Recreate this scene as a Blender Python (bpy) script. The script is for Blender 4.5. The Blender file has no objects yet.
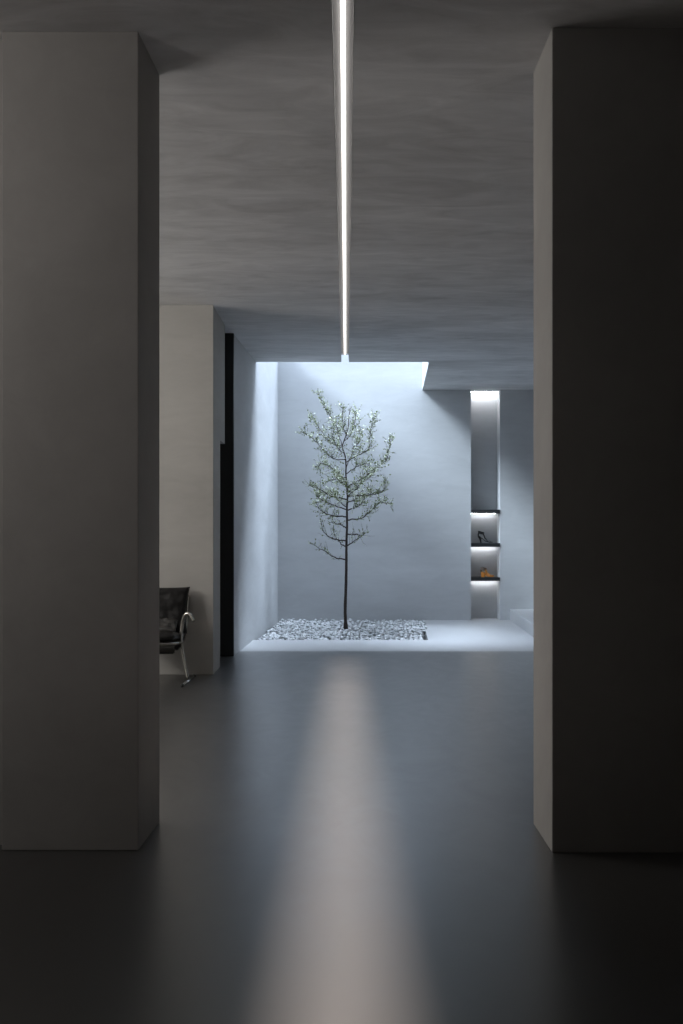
import bpy, bmesh, math, random
from mathutils import Vector, Matrix, noise
C = bpy.context.scene
COL = C.collection
random.seed(7)
EYE = 1.252          # eye height, metres
CEIL = 3.2
F = 1000.0
PI = math.pi

# ------------------------------------------------------------------ materials
def new_mat(name):
    m = bpy.data.materials.new(name); m.use_nodes = True
    nt = m.node_tree
    return m, nt, nt.nodes['Principled BSDF']

def simple(name, col, rough=0.5, metal=0.0, spec=0.5, bump=0.0, bscale=40.0, var=0.0):
    m, nt, b = new_mat(name)
    b.inputs['Base Color'].default_value = (*col, 1)
    b.inputs['Roughness'].default_value = rough
    b.inputs['Metallic'].default_value = metal
    b.inputs['Specular IOR Level'].default_value = spec
    if bump or var:
        tc = nt.nodes.new('ShaderNodeTexCoord')
        n = nt.nodes.new('ShaderNodeTexNoise'); n.inputs['Scale'].default_value = bscale
        n.inputs['Detail'].default_value = 5
        nt.links.new(tc.outputs['Object'], n.inputs['Vector'])
        if bump:
            bp = nt.nodes.new('ShaderNodeBump'); bp.inputs['Strength'].default_value = bump
            bp.inputs['Distance'].default_value = 0.01
            nt.links.new(n.outputs['Fac'], bp.inputs['Height']); nt.links.new(bp.outputs[0], b.inputs['Normal'])
        if var:
            r = nt.nodes.new('ShaderNodeMapRange')
            r.inputs['From Min'].default_value = .3; r.inputs['From Max'].default_value = .7
            r.inputs['To Min'].default_value = 1 - var; r.inputs['To Max'].default_value = 1 + var
            nt.links.new(n.outputs['Fac'], r.inputs['Value'])
            v = nt.nodes.new('ShaderNodeVectorMath'); v.operation = 'SCALE'
            v.inputs[0].default_value = col
            nt.links.new(r.outputs[0], v.inputs['Scale']); nt.links.new(v.outputs[0], b.inputs['Base Color'])
    return m

def plaster(name, col, amp=.12, stretch=(.6, .6, 2.2), rough=.75, bump=.15, scale=1.0, spec=.3, rvar=0.0, fine=.35):
    """trowelled micro-cement: broad cloudy patches, streaks of the trowel, a fine grain"""
    m, nt, b = new_mat(name)
    N, L = nt.nodes, nt.links
    tc = N.new('ShaderNodeTexCoord')
    mp = N.new('ShaderNodeMapping'); mp.inputs['Scale'].default_value = stretch
    L.new(tc.outputs['Object'], mp.inputs['Vector'])
    n1 = N.new('ShaderNodeTexNoise'); n1.inputs['Scale'].default_value = 1.1 * scale
    n1.inputs['Detail'].default_value = 6; n1.inputs['Roughness'].default_value = .55
    n1.inputs['Distortion'].default_value = .6
    n2 = N.new('ShaderNodeTexNoise'); n2.inputs['Scale'].default_value = 4.5 * scale
    n2.inputs['Detail'].default_value = 8; n2.inputs['Roughness'].default_value = .65
    n2.inputs['Distortion'].default_value = 1.2
    L.new(mp.outputs[0], n1.inputs['Vector']); L.new(mp.outputs[0], n2.inputs['Vector'])
    mx = N.new('ShaderNodeMix'); mx.data_type = 'FLOAT'; mx.inputs[0].default_value = fine
    L.new(n1.outputs['Fac'], mx.inputs[2]); L.new(n2.outputs['Fac'], mx.inputs[3])
    r = N.new('ShaderNodeMapRange')
    r.inputs['From Min'].default_value = .33; r.inputs['From Max'].default_value = .67
    r.inputs['To Min'].default_value = 1 - amp; r.inputs['To Max'].default_value = 1 + amp
    L.new(mx.outputs[0], r.inputs['Value'])
    v = N.new('ShaderNodeVectorMath'); v.operation = 'SCALE'; v.inputs[0].default_value = col
    L.new(r.outputs[0], v.inputs['Scale']); L.new(v.outputs[0], b.inputs['Base Color'])
    b.inputs['Roughness'].default_value = rough
    b.inputs['Specular IOR Level'].default_value = spec
    if rvar:
        r2 = N.new('ShaderNodeMapRange')
        r2.inputs['From Min'].default_value = .35; r2.inputs['From Max'].default_value = .65
        r2.inputs['To Min'].default_value = rough - rvar; r2.inputs['To Max'].default_value = rough + rvar
        L.new(n2.outputs['Fac'], r2.inputs['Value']); L.new(r2.outputs[0], b.inputs['Roughness'])
    if bump:
        bp = N.new('ShaderNodeBump'); bp.inputs['Strength'].default_value = bump
        bp.inputs['Distance'].default_value = .01
        L.new(n2.outputs['Fac'], bp.inputs['Height']); L.new(bp.outputs[0], b.inputs['Normal'])
    return m

def emit(name, col, s):
    m = bpy.data.materials.new(name); m.use_nodes = True
    nt = m.node_tree; nt.nodes.clear()
    e = nt.nodes.new('ShaderNodeEmission'); o = nt.nodes.new('ShaderNodeOutputMaterial')
    e.inputs[0].default_value = (*col, 1); e.inputs[1].default_value = s
    nt.links.new(e.outputs[0], o.inputs[0])
    return m

M = {}
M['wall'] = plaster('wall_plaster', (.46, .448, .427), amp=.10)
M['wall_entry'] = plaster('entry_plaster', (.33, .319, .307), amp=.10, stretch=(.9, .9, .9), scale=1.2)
M['wall_court'] = plaster('courtyard_plaster', (.54, .55, .56), amp=.09)
M['ceiling'] = plaster('ceiling_plaster', (.62, .62, .625), amp=.28, stretch=(.45, 1.3, 1), fine=.45)
M['floor'] = plaster('polished_floor', (.062, .060, .058), amp=.10, stretch=(1, .6, 1), rough=.33, bump=.02, rvar=.03, spec=1.0)
_b = M['floor'].node_tree.nodes['Principled BSDF']   # clear sealer
_b.inputs['Coat Weight'].default_value = .5; _b.inputs['Coat Roughness'].default_value = .33; _b.inputs['Coat IOR'].default_value = 1.9
M['slab'] = plaster('courtyard_slab', (.52, .52, .525), amp=.05, stretch=(1, .6, 1), rough=.5, bump=.02, spec=.4)
M['black'] = simple('black_metal', (.022, .024, .025), .5, bump=.05)
M['trough'] = simple('grey_trough_paint', (.36, .36, .36), .8, bump=.05)
M['led'] = emit('led_diffuser', (1.0, .95, .91), 3.2)
M['niche_led'] = emit('niche_led_diffuser', (.93, .96, 1.0), 20)
M['chrome'] = simple('brushed_chrome', (.62, .60, .56), .22, 1.0, bump=.02, bscale=120)
M['leather'] = simple('black_leather', (.009, .0085, .0085), .42, bump=.35, bscale=22, spec=.4)
M['leather_worn'] = simple('creased_leather', (.05, .048, .046), .38, bump=.8, bscale=30, spec=.6)
M['webbing'] = simple('grey_sling_fabric', (.075, .072, .068), .75, bump=.3, bscale=90)
M['bark'] = simple('bark', (.046, .033, .027), .85, bump=.8, bscale=70, var=.35)
M['leaf'] = simple('green_leaf', (.15, .19, .065), .42, bump=.1, var=.3, bscale=9)
M['leaf_glint'] = simple('pale_leaf_glint', (.60, .64, .50), .45, bump=.1, var=.2, bscale=9)  # whitish leaf colour, paints in the sky's glints on the crown
M['pebble'] = simple('white_pebble', (.66, .67, .68), .55, bump=.2, bscale=30, var=.22)
M['soil'] = simple('dark_soil', (.035, .035, .035), .95, bump=.8, bscale=40, var=.3)
M['suede'] = simple('black_suede', (.006, .006, .007), .6, bump=.1, bscale=200)
M['amber'] = simple('amber_leather', (.60, .22, .035), .35, bump=.1, bscale=90, var=.15)
M['straw'] = simple('pale_gold_leather', (.75, .48, .20), .3, bump=.1, bscale=90)
M['umber'] = simple('umber_strap', (.10, .07, .05), .5, bump=.1, bscale=90)

# ------------------------------------------------------------------ mesh helpers
def obj(name, bm, mat, parent=None, smooth=False, bevel=0.0):
    me = bpy.data.meshes.new(name)
    bmesh.ops.recalc_face_normals(bm, faces=bm.faces[:])
    bm.to_mesh(me); bm.free()
    for m in (mat if isinstance(mat, (list, tuple)) else [mat]): me.materials.append(m)
    if smooth:
        for p in me.polygons: p.use_smooth = True
    o = bpy.data.objects.new(name, me); COL.objects.link(o)
    if parent: o.parent = parent
    if bevel:
        b = o.modifiers.new('bevel', 'BEVEL'); b.width = bevel; b.segments = 2; b.limit_method = 'ANGLE'
    return o

def prism(bm, poly, z0, z1):
    lo = [bm.verts.new((x, y, z0)) for x, y in poly]
    hi = [bm.verts.new((x, y, z1)) for x, y in poly]
    n = len(poly)
    bm.faces.new(lo[::-1]); bm.faces.new(hi)
    for i in range(n):
        bm.faces.new((lo[i], lo[(i + 1) % n], hi[(i + 1) % n], hi[i]))

def box(bm, x0, x1, y0, y1, z0, z1):
    prism(bm, [(x0, y0), (x1, y0), (x1, y1), (x0, y1)], z0, z1)

def smooth_path(pts, n=6):
    """Catmull-Rom through (x,y,z,...) tuples"""
    P = [Vector(p) for p in pts]
    if len(P) < 3: return P
    out = []
    for i in range(len(P) - 1):
        p0 = P[i - 1] if i else P[0] * 2 - P[1]
        p1, p2 = P[i], P[i + 1]
        p3 = P[i + 2] if i + 2 < len(P) else P[-1] * 2 - P[-2]
        for k in range(n):
            t = k / n
            out.append(.5 * ((2 * p1) + (p2 - p0) * t + (2 * p0 - 5 * p1 + 4 * p2 - p3) * t * t + (3 * p1 - p0 - 3 * p2 + p3) * t ** 3))
    out.append(P[-1])
    return out

def tube(bm, pts, radii, seg=8, wob=0.0, flat=None):
    n = len(pts)
    if not hasattr(radii, '__len__'): radii = [radii] * n
    rings = []
    ref = None
    for i, p in enumerate(pts):
        t = (pts[min(i + 1, n - 1)] - pts[max(i - 1, 0)]).normalized()
        if ref is None:
            ref = Vector((0, 0, 1)) if abs(t.z) < .9 else Vector((1, 0, 0))
        u = (ref - t * ref.dot(t)).normalized(); w = t.cross(u); ref = u
        ring = []
        for k in range(seg):
            a = 2 * PI * k / seg
            r = radii[i] * (1 + (random.uniform(-wob, wob) if wob else 0))
            fa, fb = flat if flat else (1, 1)
            ring.append(bm.verts.new(p + u * math.cos(a) * r * fa + w * math.sin(a) * r * fb))
        rings.append(ring)
    for i in range(n - 1):
        for k in range(seg):
            bm.faces.new((rings[i][k], rings[i][(k + 1) % seg], rings[i + 1][(k + 1) % seg], rings[i + 1][k]))
    bm.faces.new(rings[0][::-1]); bm.faces.new(rings[-1])

def cushion(bm, w, h, t, nx=22, ny=18, crease=.006, seed=0, pinch=.0, M4=None):
    """soft pad in the local x (width) / z (height) plane, thick in y, with creases and drawn-out corners"""
    def P(u, v, s):
        x = u * w / 2; z = v * h / 2
        k = (1 - abs(u) ** 4) * (1 - abs(v) ** 4)
        y = s * (t / 2) * (max(k, 0) ** .42)
        x *= 1 + pinch * (abs(v) ** 3) - pinch * .6 * (1 - abs(v))
        z *= 1 + pinch * (abs(u) ** 3)
        q = noise.noise(Vector((x * 9 + seed, z * 14, s * 3))) + .5 * noise.noise(Vector((x * 24, z * 30 + seed, s)))
        y += s * crease * q * 2.2 * min(1, k * 3)
        v3 = Vector((x, y, z))
        return (M4 @ v3) if M4 else v3
    g = {}
    for s in (1, -1):
        for i in range(nx + 1):
            for j in range(ny + 1):
                edge = i in (0, nx) or j in (0, ny)
                if s == -1 and edge: g[(s, i, j)] = g[(1, i, j)]; continue
                g[(s, i, j)] = bm.verts.new(P(i / nx * 2 - 1, j / ny * 2 - 1, s))
    for s in (1, -1):
        for i in range(nx):
            for j in range(ny):
                f = [g[(s, i, j)], g[(s, i + 1, j)], g[(s, i + 1, j + 1)], g[(s, i, j + 1)]]
                bm.faces.new(f if s == 1 else f[::-1])

def struct(name, bm, m, bevel=0.0):
    o = obj(name, bm, m, bevel=bevel); o['kind'] = 'structure'; return o

def tag(o, label, cat, group=None, kind=None):
    o['label'] = label; o['category'] = cat
    if group: o['group'] = group
    if kind: o['kind'] = kind
    return o

def thing(name, label, cat, loc=(0, 0, 0), rz=0, group=None):
    o = bpy.data.objects.new(name, None); COL.objects.link(o)
    o.empty_display_size = .1
    o.location = loc; o.rotation_euler = (0, 0, rz)
    return tag(o, label, cat, group)

# ------------------------------------------------------------------ plan of the place (metres)
YB = 13.9                                # back wall
YS = 11.6                                # front edge of the skylight
def wl(y): return -1.095 + (y - 9.95) * .0451      # left courtyard wall, turned a little
def sr(y): return .986 + (y - YS) * .0445          # right edge of the skylight
def slot(y): return -.0045 + (y - 3.67) * .0021    # centre line of the light slot
NX0, NX1, ND = 1.765, 2.168, .27         # niche
SHAFT = 3.85                             # top of the light shaft
XL, XR, YF = -5.0, 4.2, -3.2             # outer shell
YFL = 10.32                              # pale slab starts; this tone step also paints the skylight's edge of light
GY0, GY1 = 11.38, 13.89                  # gravel bed
def gx1(y): return .956 + (y - 11.38) * .055

# floor
bm = bmesh.new()
box(bm, XL - .2, XR + .2, YF - .2, YFL, -.2, 0)
struct('floor', bm, M['floor'])
bm = bmesh.new()
# pale slab round the planting bed
prism(bm, [(XL - .2, YFL), (XR + .2, YFL), (XR + .2, GY0), (XL - .2, GY0)], -.2, 0)
prism(bm, [(gx1(GY0), GY0), (XR + .2, GY0), (XR + .2, YB + ND + .2), (gx1(YB), YB + ND + .2), (gx1(YB), YB)], -.2, 0)
struct('floor_courtyard', bm, M['slab'])
bm = bmesh.new()
prism(bm, [(wl(GY0) + .002, GY0 + .001), (gx1(GY0) - .002, GY0 + .001), (gx1(YB) - .002, YB - .002), (wl(YB) + .002, YB - .002)], -.2, -.05)
o = struct('floor_planting_bed', bm, M['soil'])

# ceiling with the recessed light slot and the skylight opening
SW, SD = .044, .085
bm = bmesh.new()
prism(bm, [(XL - .2, YF - .2), (slot(YF) - SW, YF - .2), (slot(YS) - SW, YS), (XL - .2, YS)], CEIL, CEIL + SD)
prism(bm, [(slot(YF) + SW, YF - .2), (XR + .2, YF - .2), (XR + .2, YS), (slot(YS) + SW, YS)], CEIL, CEIL + SD)
box(bm, XL - .2, XR + .2, YF - .2, YS, CEIL + SD, CEIL + .35)
prism(bm, [(sr(YS), YS), (XR + .2, YS), (XR + .2, YB + ND + .2), (sr(YB + ND + .2), YB + ND + .2)], CEIL, CEIL + .35)
struct('ceiling', bm, M['ceiling'])

# piers / entry walls
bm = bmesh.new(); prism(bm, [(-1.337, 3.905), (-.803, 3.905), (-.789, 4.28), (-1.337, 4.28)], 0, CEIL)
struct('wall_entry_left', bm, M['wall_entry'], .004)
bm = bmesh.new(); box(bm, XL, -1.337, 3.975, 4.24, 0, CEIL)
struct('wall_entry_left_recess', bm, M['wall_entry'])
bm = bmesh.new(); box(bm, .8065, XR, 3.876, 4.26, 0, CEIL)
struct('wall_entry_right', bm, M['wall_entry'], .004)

# outer shell
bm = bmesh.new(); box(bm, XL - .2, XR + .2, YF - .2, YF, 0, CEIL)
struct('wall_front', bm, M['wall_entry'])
bm = bmesh.new(); box(bm, XR, XR + .2, YF, YB + ND + .2, 0, CEIL)
struct('wall_right', bm, M['wall'])
bm = bmesh.new(); box(bm, XL - .2, XL, YF, 8.66, 0, CEIL)
struct('wall_left_outer', bm, M['wall'])

# block on the left between the rooms, with its side opening and lintel
bm = bmesh.new()
box(bm, XL, -1.132, 8.66, 9.14, 0, CEIL)
box(bm, -1.6, -1.132, 9.14, 9.5, 2.07, CEIL)
struct('wall_middle_left', bm, M['wall'], .003)
# black full-height door leaf standing in the opening
bm = bmesh.new()
box(bm, -1.75, -1.093, 9.90, 9.95, 0, CEIL)
box(bm, -1.75, -1.71, 9.14, 9.90, 0, CEIL)
struct('door_1', bm, M['black'])

# courtyard walls
bm = bmesh.new()
T = .25
prism(bm, [(wl(9.95) - T, 9.951), (wl(9.95), 9.951), (wl(YB), YB), (wl(YB), YB + .3), (wl(9.95) - T, YB + .3)], -.2, SHAFT)
struct('wall_left', bm, M['wall_court'])
bm = bmesh.new()
box(bm, wl(YB), NX0, YB, YB + ND + .2, -.2, CEIL)
box(bm, NX1, XR, YB, YB + ND + .2, -.2, CEIL)
box(bm, NX0, NX1, YB + ND, YB + ND + .2, -.2, CEIL)
box(bm, wl(YB), sr(YB), YB, YB + .3, CEIL, SHAFT)
struct('wall_back', bm, M['wall_court'])
bm = bmesh.new()
prism(bm, [(sr(YS), YS), (sr(YS) + .2, YS), (sr(YB) + .2, YB), (sr(YB), YB)], CEIL + .35, SHAFT)
prism(bm, [(wl(YS), YS - .2), (sr(YS) + .2, YS - .2), (sr(YS) + .2, YS), (wl(YS), YS)], CEIL + .35, SHAFT)
struct('wall_skylight', bm, M['wall_court'])

# ------------------------------------------------------------------ recessed linear light
lt = thing('linear_ceiling_light', 'long thin glowing light line recessed along the middle of the ceiling', 'ceiling light', (0, 0, CEIL))
bm = bmesh.new()
LW = .0105; YL0 = 1.4
prism(bm, [(slot(YL0) - LW, YL0), (slot(YL0) + LW, YL0), (slot(YS - .12) + LW, YS - .12), (slot(YS - .12) - LW, YS - .12)], SD - .018, SD - .006)
obj('diffuser', bm, M['led'], lt)
bm = bmesh.new()
prism(bm, [(slot(YL0) - LW, YL0), (slot(YL0) + LW, YL0), (slot(YS - .12) + LW, YS - .12), (slot(YS - .12) - LW, YS - .12)], SD - .006, SD)
obj('housing', bm, M['trough'], lt)
def run(bm, a, b, z0, z1):
    prism(bm, [(slot(YL0) + a, YL0), (slot(YL0) + b, YL0), (slot(YS - .12) + b, YS - .12), (slot(YS - .12) + a, YS - .12)], z0, z1)
for a, b, c in ((-SW + .0005, -SW + .003, -LW - .001), (SW - .003, SW - .0005, LW + .001)):
    bm = bmesh.new()
    run(bm, a, b, .0005, SD - .004)
    run(bm, min(a, c), max(b, c), SD - .004, SD - .0005)
    obj('trough_lining', bm, M['trough'], lt)

# ------------------------------------------------------------------ niche shelves and lights
def zpx(y, Y): return EYE + (530 - y) / F * Y
shelf_labels = ['black wall-niche shelf with nothing on it, above the black sandal',
                'black wall-niche shelf that carries the black high-heeled sandal',
                'black wall-niche shelf that carries the orange sandals']
shelf_tops = []
for i, (y0, y1) in enumerate(((509.6, 513.2), (543.2, 546.8), (577.4, 581.0))):
    t = thing('niche_shelf', shelf_labels[i], 'shelf', (0, 0, 0), 0, 'shelves in the wall niche')
    z1, z0 = zpx(y0, YB), zpx(y1, YB)
    t.location = ((NX0 + NX1) / 2, YB + ND / 2, z0)
    w = (NX1 - NX0) / 2 - .001
    bm = bmesh.new(); box(bm, -w, w, -ND / 2 - .012, ND / 2 - .001, 0, z1 - z0)
    obj('board', bm, M['black'], t, bevel=.003)
    bm = bmesh.new(); box(bm, -w + .01, w - .03, ND / 2 - .05, ND / 2 - .03, -.001, .004)
    obj('light_strip', bm, M['niche_led'], t)
    shelf_tops.append(z1)
t = thing('niche_light', 'bright light strip at the top of the wall niche', 'light', ((NX0 + NX1) / 2, YB + ND / 2, CEIL))
w = (NX1 - NX0) / 2
bm = bmesh.new(); box(bm, -w + .005, w - .005, ND / 2 - .09, ND / 2 - .03, -.003, 0)
obj('diffuser', bm, M['niche_led'], t)

# ------------------------------------------------------------------ low plinth at the right
bm = bmesh.new()
def pl(y): return 2.305 - (13.85 - y) * .045
prism(bm, [(pl(10.7), 10.7), (XR, 10.7), (XR, YB), (pl(YB), YB)], 0, .152)
o = obj('low_plinth', bm, M['slab'], bevel=.004)
tag(o, 'low pale concrete plinth against the back wall, right of the lit niche', 'plinth')

# ------------------------------------------------------------------ gravel
bm = bmesh.new()
ico = bmesh.new(); bmesh.ops.create_icosphere(ico, subdivisions=2, radius=1)
iv = [v.co.copy() for v in ico.verts]; iff = [[v.index for v in f.verts] for f in ico.faces]; ico.free()
verts, faces = [], []
TX, TY = .019, 12.65
def pebble(x, y, z, r):
    q = Vector((random.uniform(0, 99), random.uniform(0, 99), random.uniform(0, 99)))
    sx, sy, sz = r * random.uniform(.85, 1.35), r * random.uniform(.7, 1.0), r * random.uniform(.5, .8)
    R = Matrix.Rotation(random.uniform(0, 2 * PI), 3, 'Z') @ Matrix.Rotation(random.uniform(-.5, .5), 3, 'X')
    b = len(verts)
    for v in iv:
        k = 1 + .28 * noise.noise(v * 1.1 + q)
        p = R @ Vector((v.x * sx * k, v.y * sy * k, v.z * sz * k))
        verts.append((p.x + x, p.y + y, p.z + z))
    for f in iff: faces.append([b + i for i in f])
step = .058
y = GY0 + .03
while y < YB - .03:
    x = wl(y) + .066
    while x < gx1(y) - .018:
        px, py = x + random.uniform(-.017, .017), y + random.uniform(-.017, .017)
        r = random.uniform(.018, .034)
        if math.hypot(px - TX, py - TY) > .06:
            pebble(px, py, random.uniform(-.032, -.012) + .012 * noise.noise(Vector((px * 3, py * 3, 0))), r)
            if random.random() < .22: pebble(px + .02, py + .02, random.uniform(.0, .014), r * .9)
        x += step
    y += step
me = bpy.data.meshes.new('gravel'); me.from_pydata(verts, [], faces)
me.materials.append(M['pebble'])
for p in me.polygons: p.use_smooth = True
g = bpy.data.objects.new('gravel', me); COL.objects.link(g)
tag(g, 'bed of white pebbles round the foot of the tree', 'gravel', kind='stuff')

# ------------------------------------------------------------------ tree
tree = thing('courtyard_tree', 'slender young tree with a thin trunk and airy pale green crown', 'tree', (TX, TY, -.05))
ORG = Vector((TX, TY, -.05))
def tp(u, v, d=0.0):
    """point on the tree from its measured outline; d = metres towards the back"""
    px, py = 295 + u / 5.39, 380 + v / 5.39
    Y = TY + d
    return Vector(((px - 344) / F * Y, Y, EYE + (530 - py) / F * Y)) - ORG
trunk_uv = [(276, 1024), (277, 940), (278, 860), (281, 780), (280, 700), (283, 640), (282, 600), (278, 560), (274, 500), (275, 470), (272, 420), (262, 385), (255, 357), (270, 312), (287, 255), (290, 205), (298, 150)]
tpts = [Vector((0.0, 0, -.02)), Vector((.003, .002, .06)), Vector((-.004, -.002, .3)), Vector((.004, 0, .55))] + [tp(u, v, .02 * math.sin(i)) for i, (u, v) in enumerate(trunk_uv)]
tpath = smooth_path(tpts, 5)
ntp = len(tpath)
def trad(z): return max(.0035, .0215 * (1 - max(z, 0) / 3.15) ** .75 + (.006 if z < .1 else 0))
bm = bmesh.new()
tube(bm, tpath, [trad(p.z) for p in tpath], 10, wob=.08)
obj('trunk', bm, M['bark'], tree, smooth=True)

branches = [
    ([(255, 357), (200, 340), (150, 290), (115, 235), (80, 200)], .25),
    ([(272, 430), (210, 425), (160, 385), (100, 320), (40, 275)], -.30),
    ([(275, 445), (330, 410), (395, 375), (405, 300), (415, 230), (435, 185)], -.20),
    ([(257, 357), (235, 300), (222, 250), (190, 200), (155, 140), (118, 60)], .15),
    ([(280, 575), (340, 545), (400, 505), (450, 462), (492, 428), (507, 370), (518, 305)], .10),
    ([(279, 560), (235, 505), (180, 465), (140, 450), (120, 480)], .35),
    ([(282, 628), (340, 624), (420, 617), (478, 595), (490, 540)], -.25),
    ([(283, 660), (330, 642), (385, 618), (410, 590)], .30),
    ([(281, 645), (200, 625), (130, 588), (75, 570)], -.15),
    ([(278, 738), (205, 730), (145, 708), (108, 655)], .20),
    ([(281, 755), (360, 742), (412, 700), (460, 662), (525, 668)], .25),
    ([(278, 868), (205, 855), (155, 818), (137, 760)], -.20),
    ([(280, 832), (330, 832), (362, 838), (388, 812)], .15),
    ([(279, 895), (320, 868), (358, 842)], -.20),
    ([(277, 968), (215, 957), (160, 922), (78, 880)], .10),
    ([(265, 330), (302, 290), (322, 220), (335, 165)], .25),
    ([(276, 505), (330, 470), (385, 452), (405, 480)], -.35),
    ([(277, 520), (235, 535), (195, 540), (165, 552)], -.30),
    ([(281, 700), (190, 668), (135, 640), (105, 600)], .30),
    ([(281, 610), (345, 565), (395, 530), (430, 490)], .35),
    ([(270, 400), (235, 370), (205, 300), (215, 240)], -.35),
    ([(276, 470), (310, 390), (345, 330), (352, 265)], .35),
    ([(281, 590), (262, 560), (240, 545), (205, 500)], -.45),
    ([(281, 640), (300, 610), (330, 590), (350, 560)], -.45),
    ([(281, 690), (240, 655), (222, 620), (190, 600)], .45),
    ([(284, 320), (268, 270), (255, 215), (262, 150)], -.15),
    ([(278, 800), (250, 780), (222, 775), (185, 765)], .25),
    ([(278, 900), (245, 880), (215, 840), (205, 800)], .20),
    ([(281, 700), (320, 690), (352, 672), (372, 640)], -.30),
]
lv, lf, lm = [], [], []
def leaf(p, d, ln, m):
    d = d.normalized()
    s = d.cross(Vector((random.uniform(-1, 1), random.uniform(-1, 1), random.uniform(-1, 1))))
    if s.length < 1e-3: s = Vector((1, 0, 0))
    s.normalize(); n = d.cross(s)
    w = ln * random.uniform(.28, .40)
    b = len(lv)
    for a in (p, p + d * ln * .35 + s * w + n * .1 * ln, p + d * ln * .75 + s * w * .7 + n * .06 * ln, p + d * ln,
              p + d * ln * .75 - s * w * .7 + n * .06 * ln, p + d * ln * .35 - s * w + n * .1 * ln, p + d * ln * .5):
        lv.append(a[:])
    for f in ((0, 1, 6), (1, 2, 6), (2, 3, 6), (3, 4, 6), (4, 5, 6), (5, 0, 6)):
        lf.append([b + i for i in f]); lm.append(m)
def rv(k=1): return Vector((random.uniform(-k, k), random.uniform(-k, k), random.uniform(-k, k)))
for bi, (uv, dep) in enumerate(branches):
    n = len(uv)
    pts = [tp(u, v, dep * (i / (n - 1)) ** .9) for i, (u, v) in enumerate(uv)]
    path = smooth_path(pts, 6)
    path = [p + rv(.006) * (i > 0) for i, p in enumerate(path)]
    m_ = len(path)
    r0 = min(.0085, trad(path[0].z) * .62)
    bm = bmesh.new()
    tube(bm, path, [r0 * (1 - i / m_ * .82) + .0006 for i in range(m_)], 6)
    L_ = sum((path[i + 1] - path[i]).length for i in range(m_ - 1))
    low = uv[0][1] > 780
    nt_ = int(L_ / (.0125 if not low else .028))
    for k in range(nt_):
        s = .16 + .84 * (k + random.random()) / nt_
        i = min(int(s * (m_ - 1)), m_ - 2)
        p = path[i].lerp(path[i + 1], s * (m_ - 1) - i)
        t = (path[i + 1] - path[i]).normalized()
        d = (t * random.uniform(.2, .9) + rv(1) + Vector((0, 0, .35))).normalized()
        ln = random.uniform(.06, .21) * (1.15 - .5 * s)
        q1 = p + d * ln * .5 + rv(.008); q2 = p + d * ln + Vector((0, 0, .012)) + rv(.01)
        tube(bm, [p, q1, q2], [.0018, .0013, .0007], 4)
        nl = random.randint(4, 7)
        if low: nl = random.randint(2, 4)
        for a in range(nl):
            f = .25 + .75 * a / nl
            pp = p.lerp(q1, f * 2) if f < .5 else q1.lerp(q2, f * 2 - 1)
            leaf(pp, d + rv(1.1), random.uniform(.016, .029), 0 if random.random() < .45 else 1)
    for a in range(5): leaf(path[-1], rv(1) + Vector((0, 0, .5)), .02, a % 2)
    obj('branch', bm, M['bark'], tree, smooth=True)
me = bpy.data.meshes.new('foliage'); me.from_pydata(lv, [], lf)
me.materials.append(M['leaf']); me.materials.append(M['leaf_glint'])
me.polygons.foreach_set('material_index', lm)
fo = bpy.data.objects.new('foliage', me); COL.objects.link(fo); fo.parent = tree
fo['kind'] = 'stuff'

# ------------------------------------------------------------------ armchair
ch = thing('lounge_armchair', 'black leather lounge armchair with bent chrome tube frame by the left pillar', 'chair', (-1.60, 8.22, 0), 0)
for s in (1, -1):
    bm = bmesh.new()
    arm = smooth_path([Vector(p) for p in ((s * .317, 0, .03), (s * .298, 0, .12), (s * .275, 0, .24), (s * .262, .0, .34), (s * .262, .01, .42), (s * .272, .01, .49), (s * .290, .0, .545), (s * .317, -.01, .566), (s * .346, -.02, .545), (s * .370, -.03, .505))], 5)
    tube(bm, arm, [.0112 if p.z < .36 else .0112 + .0036 * min(1, (p.z - .36) / .06) for p in arm], 12)
    obj('arm_tube', bm, M['chrome'], ch, smooth=True)
    bm = bmesh.new()
    tube(bm, [Vector((s * .312, -.27, .014)), Vector((s * .330, .25, .014))], .0135, 12)
    ft = obj('foot_bar', bm, M['chrome'], ch, smooth=True)
    for yy, xx in ((-.265, .312), (.245, .330)):
        bm = bmesh.new()
        tube(bm, [Vector((s * xx, yy - .012, .0145)), Vector((s * xx, yy + .012, .0145))], .0142, 12)
        obj('end_cap', bm, M['black'], ft, smooth=True)
    # rear upright that carries the back sling
    bm = bmesh.new()
    up = smooth_path([Vector((s * .262, .0, .33)), Vector((s * .262, .14, .33)), Vector((s * .258, .27, .40)), Vector((s * .256, .34, .56)), Vector((s * .258, .40, .69))], 5)
    tube(bm, up, [.0105] * len(up), 10)
    obj('back_upright', bm, M['chrome'], ch, smooth=True)
    bm = bmesh.new()
    tube(bm, [Vector((s * .262, 0, .33)), Vector((s * .255, -.28, .345))], .0115, 10)
    obj('seat_rail', bm, M['chrome'], ch, smooth=True)
bm = bmesh.new()
tube(bm, [Vector((-.262, -.27, .345)), Vector((.262, -.27, .345))], .0125, 10)
obj('crossbar', bm, M['chrome'], ch, smooth=True)
bm = bmesh.new()
tube(bm, [Vector((-.262, .12, .33)), Vector((.262, .12, .33))], .0115, 10)
obj('crossbar', bm, M['chrome'], ch, smooth=True)
bm = bmesh.new()
tube(bm, [Vector((-.225, -.16, .262)), Vector((.225, -.16, .262))], .010, 10)
obj('lower_crossbar', bm, M['black'], ch, smooth=True)
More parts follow.
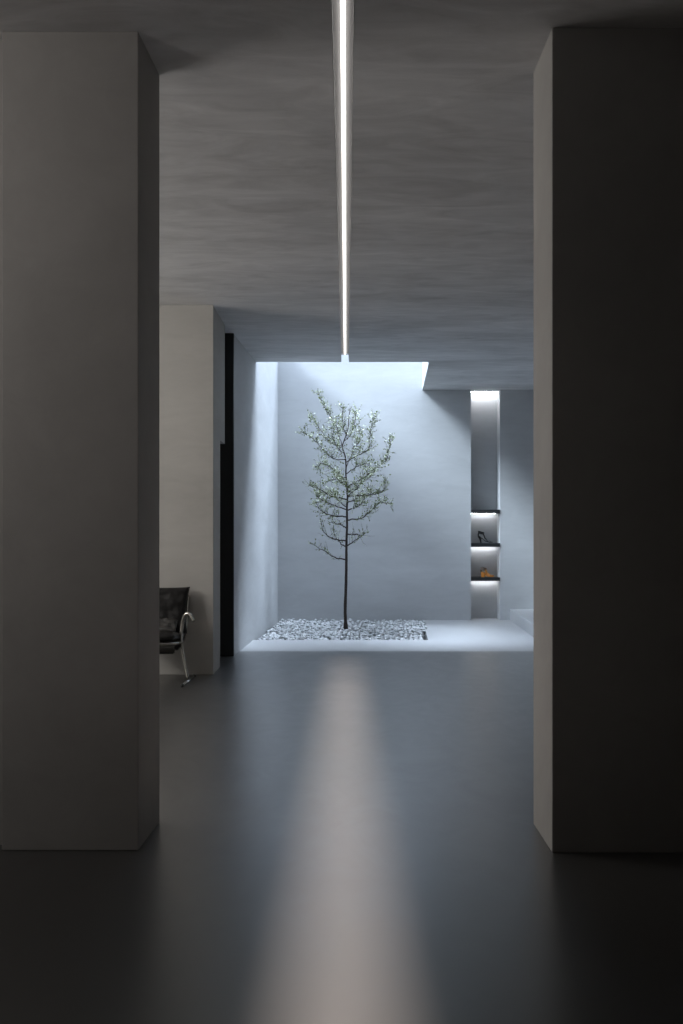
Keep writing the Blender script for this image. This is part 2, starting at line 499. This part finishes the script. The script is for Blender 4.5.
# sling hanging between rails
bm = bmesh.new()
n = 14
g0 = []
for i in range(n + 1):
    yy = -.27 + .5 * i / n
    zz = .325 - .05 * math.sin(PI * i / n)
    g0.append([bm.verts.new((xx, yy, zz + dz)) for xx, dz in ((-.24, 0), (.24, 0), (.24, -.008), (-.24, -.008))])
for i in range(n):
    for k in range(4):
        bm.faces.new((g0[i][k], g0[i][(k + 1) % 4], g0[i + 1][(k + 1) % 4], g0[i + 1][k]))
bm.faces.new(g0[0]); bm.faces.new(g0[-1][::-1])
box(bm, -.235, .235, -.168, -.160, .262, .318)
obj('sling', bm, M['webbing'], ch)
R = Matrix.Translation((0, -.02, .375)) @ Matrix.Rotation(PI / 2 - .10, 4, 'X')
bm = bmesh.new(); cushion(bm, .50, .50, .105, seed=3, crease=.006, M4=R)
obj('seat', bm, M['leather'], ch, smooth=True)
R = Matrix.Translation((0, .30, .57)) @ Matrix.Rotation(-.38, 4, 'X')
bm = bmesh.new(); cushion(bm, .53, .40, .11, nx=36, ny=28, seed=11, crease=.007, pinch=.05, M4=R)
obj('backrest', bm, M['leather'], ch, smooth=True)
R = Matrix.Translation((-.01, .09, .455)) @ Matrix.Rotation(-1.05, 4, 'X')
bm = bmesh.new(); cushion(bm, .44, .17, .06, nx=36, ny=16, seed=23, crease=.012, M4=R)
obj('lumbar_roll', bm, M['leather_worn'], ch, smooth=True)

# ------------------------------------------------------------------ sandals
def sandal(name, label, loc, rz, mats, sc=1.0, block=False, group=None):
    """heel at x=0, toe at +x"""
    up, sole, strap = mats
    t = thing(name, label, 'shoe', loc, rz, group)
    hh = .07 if not block else .055
    plat = .012 if not block else .020
    prof = [(-.005, hh + .002), (.025, hh), (.055, hh * .72), (.085, hh * .34), (.115, .012), (.15, .006), (.19, .008)]
    pp = smooth_path([Vector((x, 0, z)) for x, z in prof], 5)
    bm = bmesh.new(); rings = []
    for i, p in enumerate(pp):
        s = i / (len(pp) - 1)
        w = .026 + .014 * math.sin(PI * min(1, max(0, (s - .35) / .75))) - .012 * math.exp(-((s - .4) / .14) ** 2)
        w *= min(1, .35 + 6 * min(s, 1 - s))
        rings.append([bm.verts.new((p.x, a * w, p.z + b)) for a, b in ((-1, 0), (-1, plat), (1, plat), (1, 0))])
    for i in range(len(rings) - 1):
        for k in range(4): bm.faces.new((rings[i][k], rings[i][(k + 1) % 4], rings[i + 1][(k + 1) % 4], rings[i + 1][k]))
    bm.faces.new(rings[0]); bm.faces.new(rings[-1][::-1])
    if block: pass
    obj('sole', bm, sole, t)
    bm = bmesh.new()
    if block:
        prism(bm, [(-.004, -.024), (.045, -.024), (.045, .024), (-.004, .024)], 0, hh + .004)
    else:
        tube(bm, [Vector((.016, 0, hh + .004)), Vector((.020, 0, hh * .6)), Vector((.028, 0, 0))], [.021, .012, .008], 10)
    obj('heel', bm, sole, t, smooth=not block)
    # heel counter
    bm = bmesh.new()
    c = []
    for k in range(13):
        a = PI / 2 + PI * k / 12
        x, y_ = .022 + .030 * math.cos(a), .025 * math.sin(a)
        c.append((bm.verts.new((x, y_, hh)), bm.verts.new((x * .9, y_ * .9, hh + .028))))
    for k in range(12): bm.faces.new((c[k][0], c[k + 1][0], c[k + 1][1], c[k][1]))
    o = obj('heel_counter', bm, up, t, smooth=True)
    so = o.modifiers.new('solid', 'SOLIDIFY'); so.thickness = .004
    def strapo(nm, P, r, mat=strap, flat=(1, .35)):
        bm = bmesh.new(); q = smooth_path([Vector(p) for p in P], 6)
        tube(bm, q, r, 6, flat=flat); obj(nm, bm, mat, t, smooth=True)
    za = hh + .075
    ring = [(.030 + .038 * math.cos(a), .031 * math.sin(a), za - .010 * math.cos(a)) for a in [2 * PI * k / 14 for k in range(14)]]
    ring.append(ring[0])
    bm = bmesh.new()
    for dz in (-.014, -.005, .004, .013):
        tube(bm, [Vector(p) + Vector((0, 0, dz)) for p in ring], .0068, 6)
    obj('ankle_strap', bm, strap, t, smooth=True)
    strapo('back_strap', [(-.004, 0, hh + .01), (-.010, 0, hh + .04), (-.006, 0, za)], .009)
    strapo('cross_strap', [(.06, -.028, za - .015), (.085, -.020, hh * .95), (.10, 0, .055), (.125, .034, .016)], .0085, up)
    strapo('cross_strap', [(.06, .028, za - .015), (.085, .020, hh * .95), (.10, 0, .055), (.125, -.034, .016)], .0085, up)
    strapo('toe_strap', [(.135, -.038, .010), (.14, -.02, .034), (.142, .02, .034), (.137, .038, .010)], .006, up)
    strapo('toe_strap', [(.155, -.036, .010), (.16, -.018, .026), (.162, .018, .026), (.157, .036, .010)], .006, up)
    t.scale = (sc, sc, sc)
    return t
YN = YB + .12
sandal('heeled_sandal', 'black high-heeled sandal with a padded ankle cuff on the middle niche shelf', ((479.0 - 344) / F * YN, YN, shelf_tops[1]), math.radians(-8), (M['suede'], M['suede'], M['suede']), 1.0)
sandal('platform_sandal', 'orange strappy block-heeled sandal on the lowest niche shelf, the one nearer the room', ((481.0 - 344) / F * YN, YN - .05, shelf_tops[2]), math.radians(-14), (M['amber'], M['amber'], M['umber']), .88, True, 'orange sandals in the niche')
sandal('platform_sandal', 'orange and pale gold block-heeled sandal on the lowest niche shelf, behind its twin', ((480.2 - 344) / F * YN + .035, YN + .055, shelf_tops[2]), math.radians(4), (M['straw'], M['amber'], M['umber']), .88, True, 'orange sandals in the niche')

# ------------------------------------------------------------------ light
w = bpy.data.worlds.new('sky'); C.world = w; w.use_nodes = True
bg = w.node_tree.nodes['Background']
bg.inputs[0].default_value = (.64, .78, 1.0, 1); bg.inputs[1].default_value = 1.5

def sun(d, strength, ang, col):
    l = bpy.data.lights.new('sun', 'SUN'); l.energy = strength; l.angle = math.radians(ang); l.color = col
    o = bpy.data.objects.new('sun', l); COL.objects.link(o)
    o.rotation_euler = Vector(d).to_track_quat('-Z', 'Y').to_euler(); o.location = (0, 12, 8)
def area(name, loc, d, sx, sy, e, col, spread=180):
    l = bpy.data.lights.new(name, 'AREA'); l.shape = 'RECTANGLE'; l.size = sx; l.size_y = sy; l.spread = math.radians(spread); l.energy = e; l.color = col
    o = bpy.data.objects.new(name, l); COL.objects.link(o); o.location = loc
    o.rotation_euler = Vector(d).to_track_quat('-Z', 'Y').to_euler()
SKY = (.67, .80, .975)
sun((1.0, .45, -1.0), 6.2, 18, (.71, .84, .97))      # brightest part of the sky, high on the left
sun((.5, .40, -1.0), 1.6, 30, SKY)
sun((.05, .36, -1.0), 1.2, 30, SKY)
sun((-.4, -.42, -1.0), 4.2, 18, SKY)                 # bright sky seen over the back wall
sun((-.4, .0, -1.0), 4.6, 22, SKY)
sun((.3, -.3, -1.0), 6.2, 24, SKY)
def line_light(y0, y1, e):
    l = bpy.data.lights.new('line_light_beam', 'AREA'); l.shape = 'RECTANGLE'
    l.size = y1 - y0; l.size_y = .02; l.energy = e; l.color = (1.0, .87, .80); l.spread = math.radians(10)
    o = bpy.data.objects.new('line_light_beam', l); COL.objects.link(o)
    ym = (y0 + y1) / 2
    o.location = (slot(ym), ym, CEIL + SD - .022); o.rotation_euler = (0, 0, PI / 2 - .0021)
line_light(2.1, 8.3, 22.8); line_light(8.35, 9.2, 2.1); line_light(9.25, 9.9, .8)
area('side_room_lamp', (XL + .3, 6.3, 2.3), (1, 0, .12), 2.6, 1.3, 98, (1.0, .96, .91))
area('entry_lamp', (-3.2, 1.5, 2.6), (-.05, .95, .08), .7, .7, 27, (1.0, .95, .91), 140)

# ------------------------------------------------------------------ camera
cd = bpy.data.cameras.new('camera'); cam = bpy.data.objects.new('camera', cd); COL.objects.link(cam)
cam.location = (0, 0, EYE); cam.rotation_euler = (PI / 2, 0, 0)
cd.sensor_fit = 'VERTICAL'; cd.sensor_height = 36; cd.lens = F / 1024 * 36
cd.shift_x = (341.5 - 344) / 1024; cd.shift_y = 18 / 1024
cd.clip_start = .05; cd.clip_end = 100
C.camera = cam
C.view_settings.view_transform = 'Standard'; C.view_settings.look = 'None'
C.view_settings.gamma = 1; C.view_settings.use_curve_mapping = False
C.view_settings.exposure = 0
C.cycles.max_bounces = 10; C.cycles.diffuse_bounces = 7
C.cycles.use_denoising = True
C.cycles.sample_clamp_indirect = 6
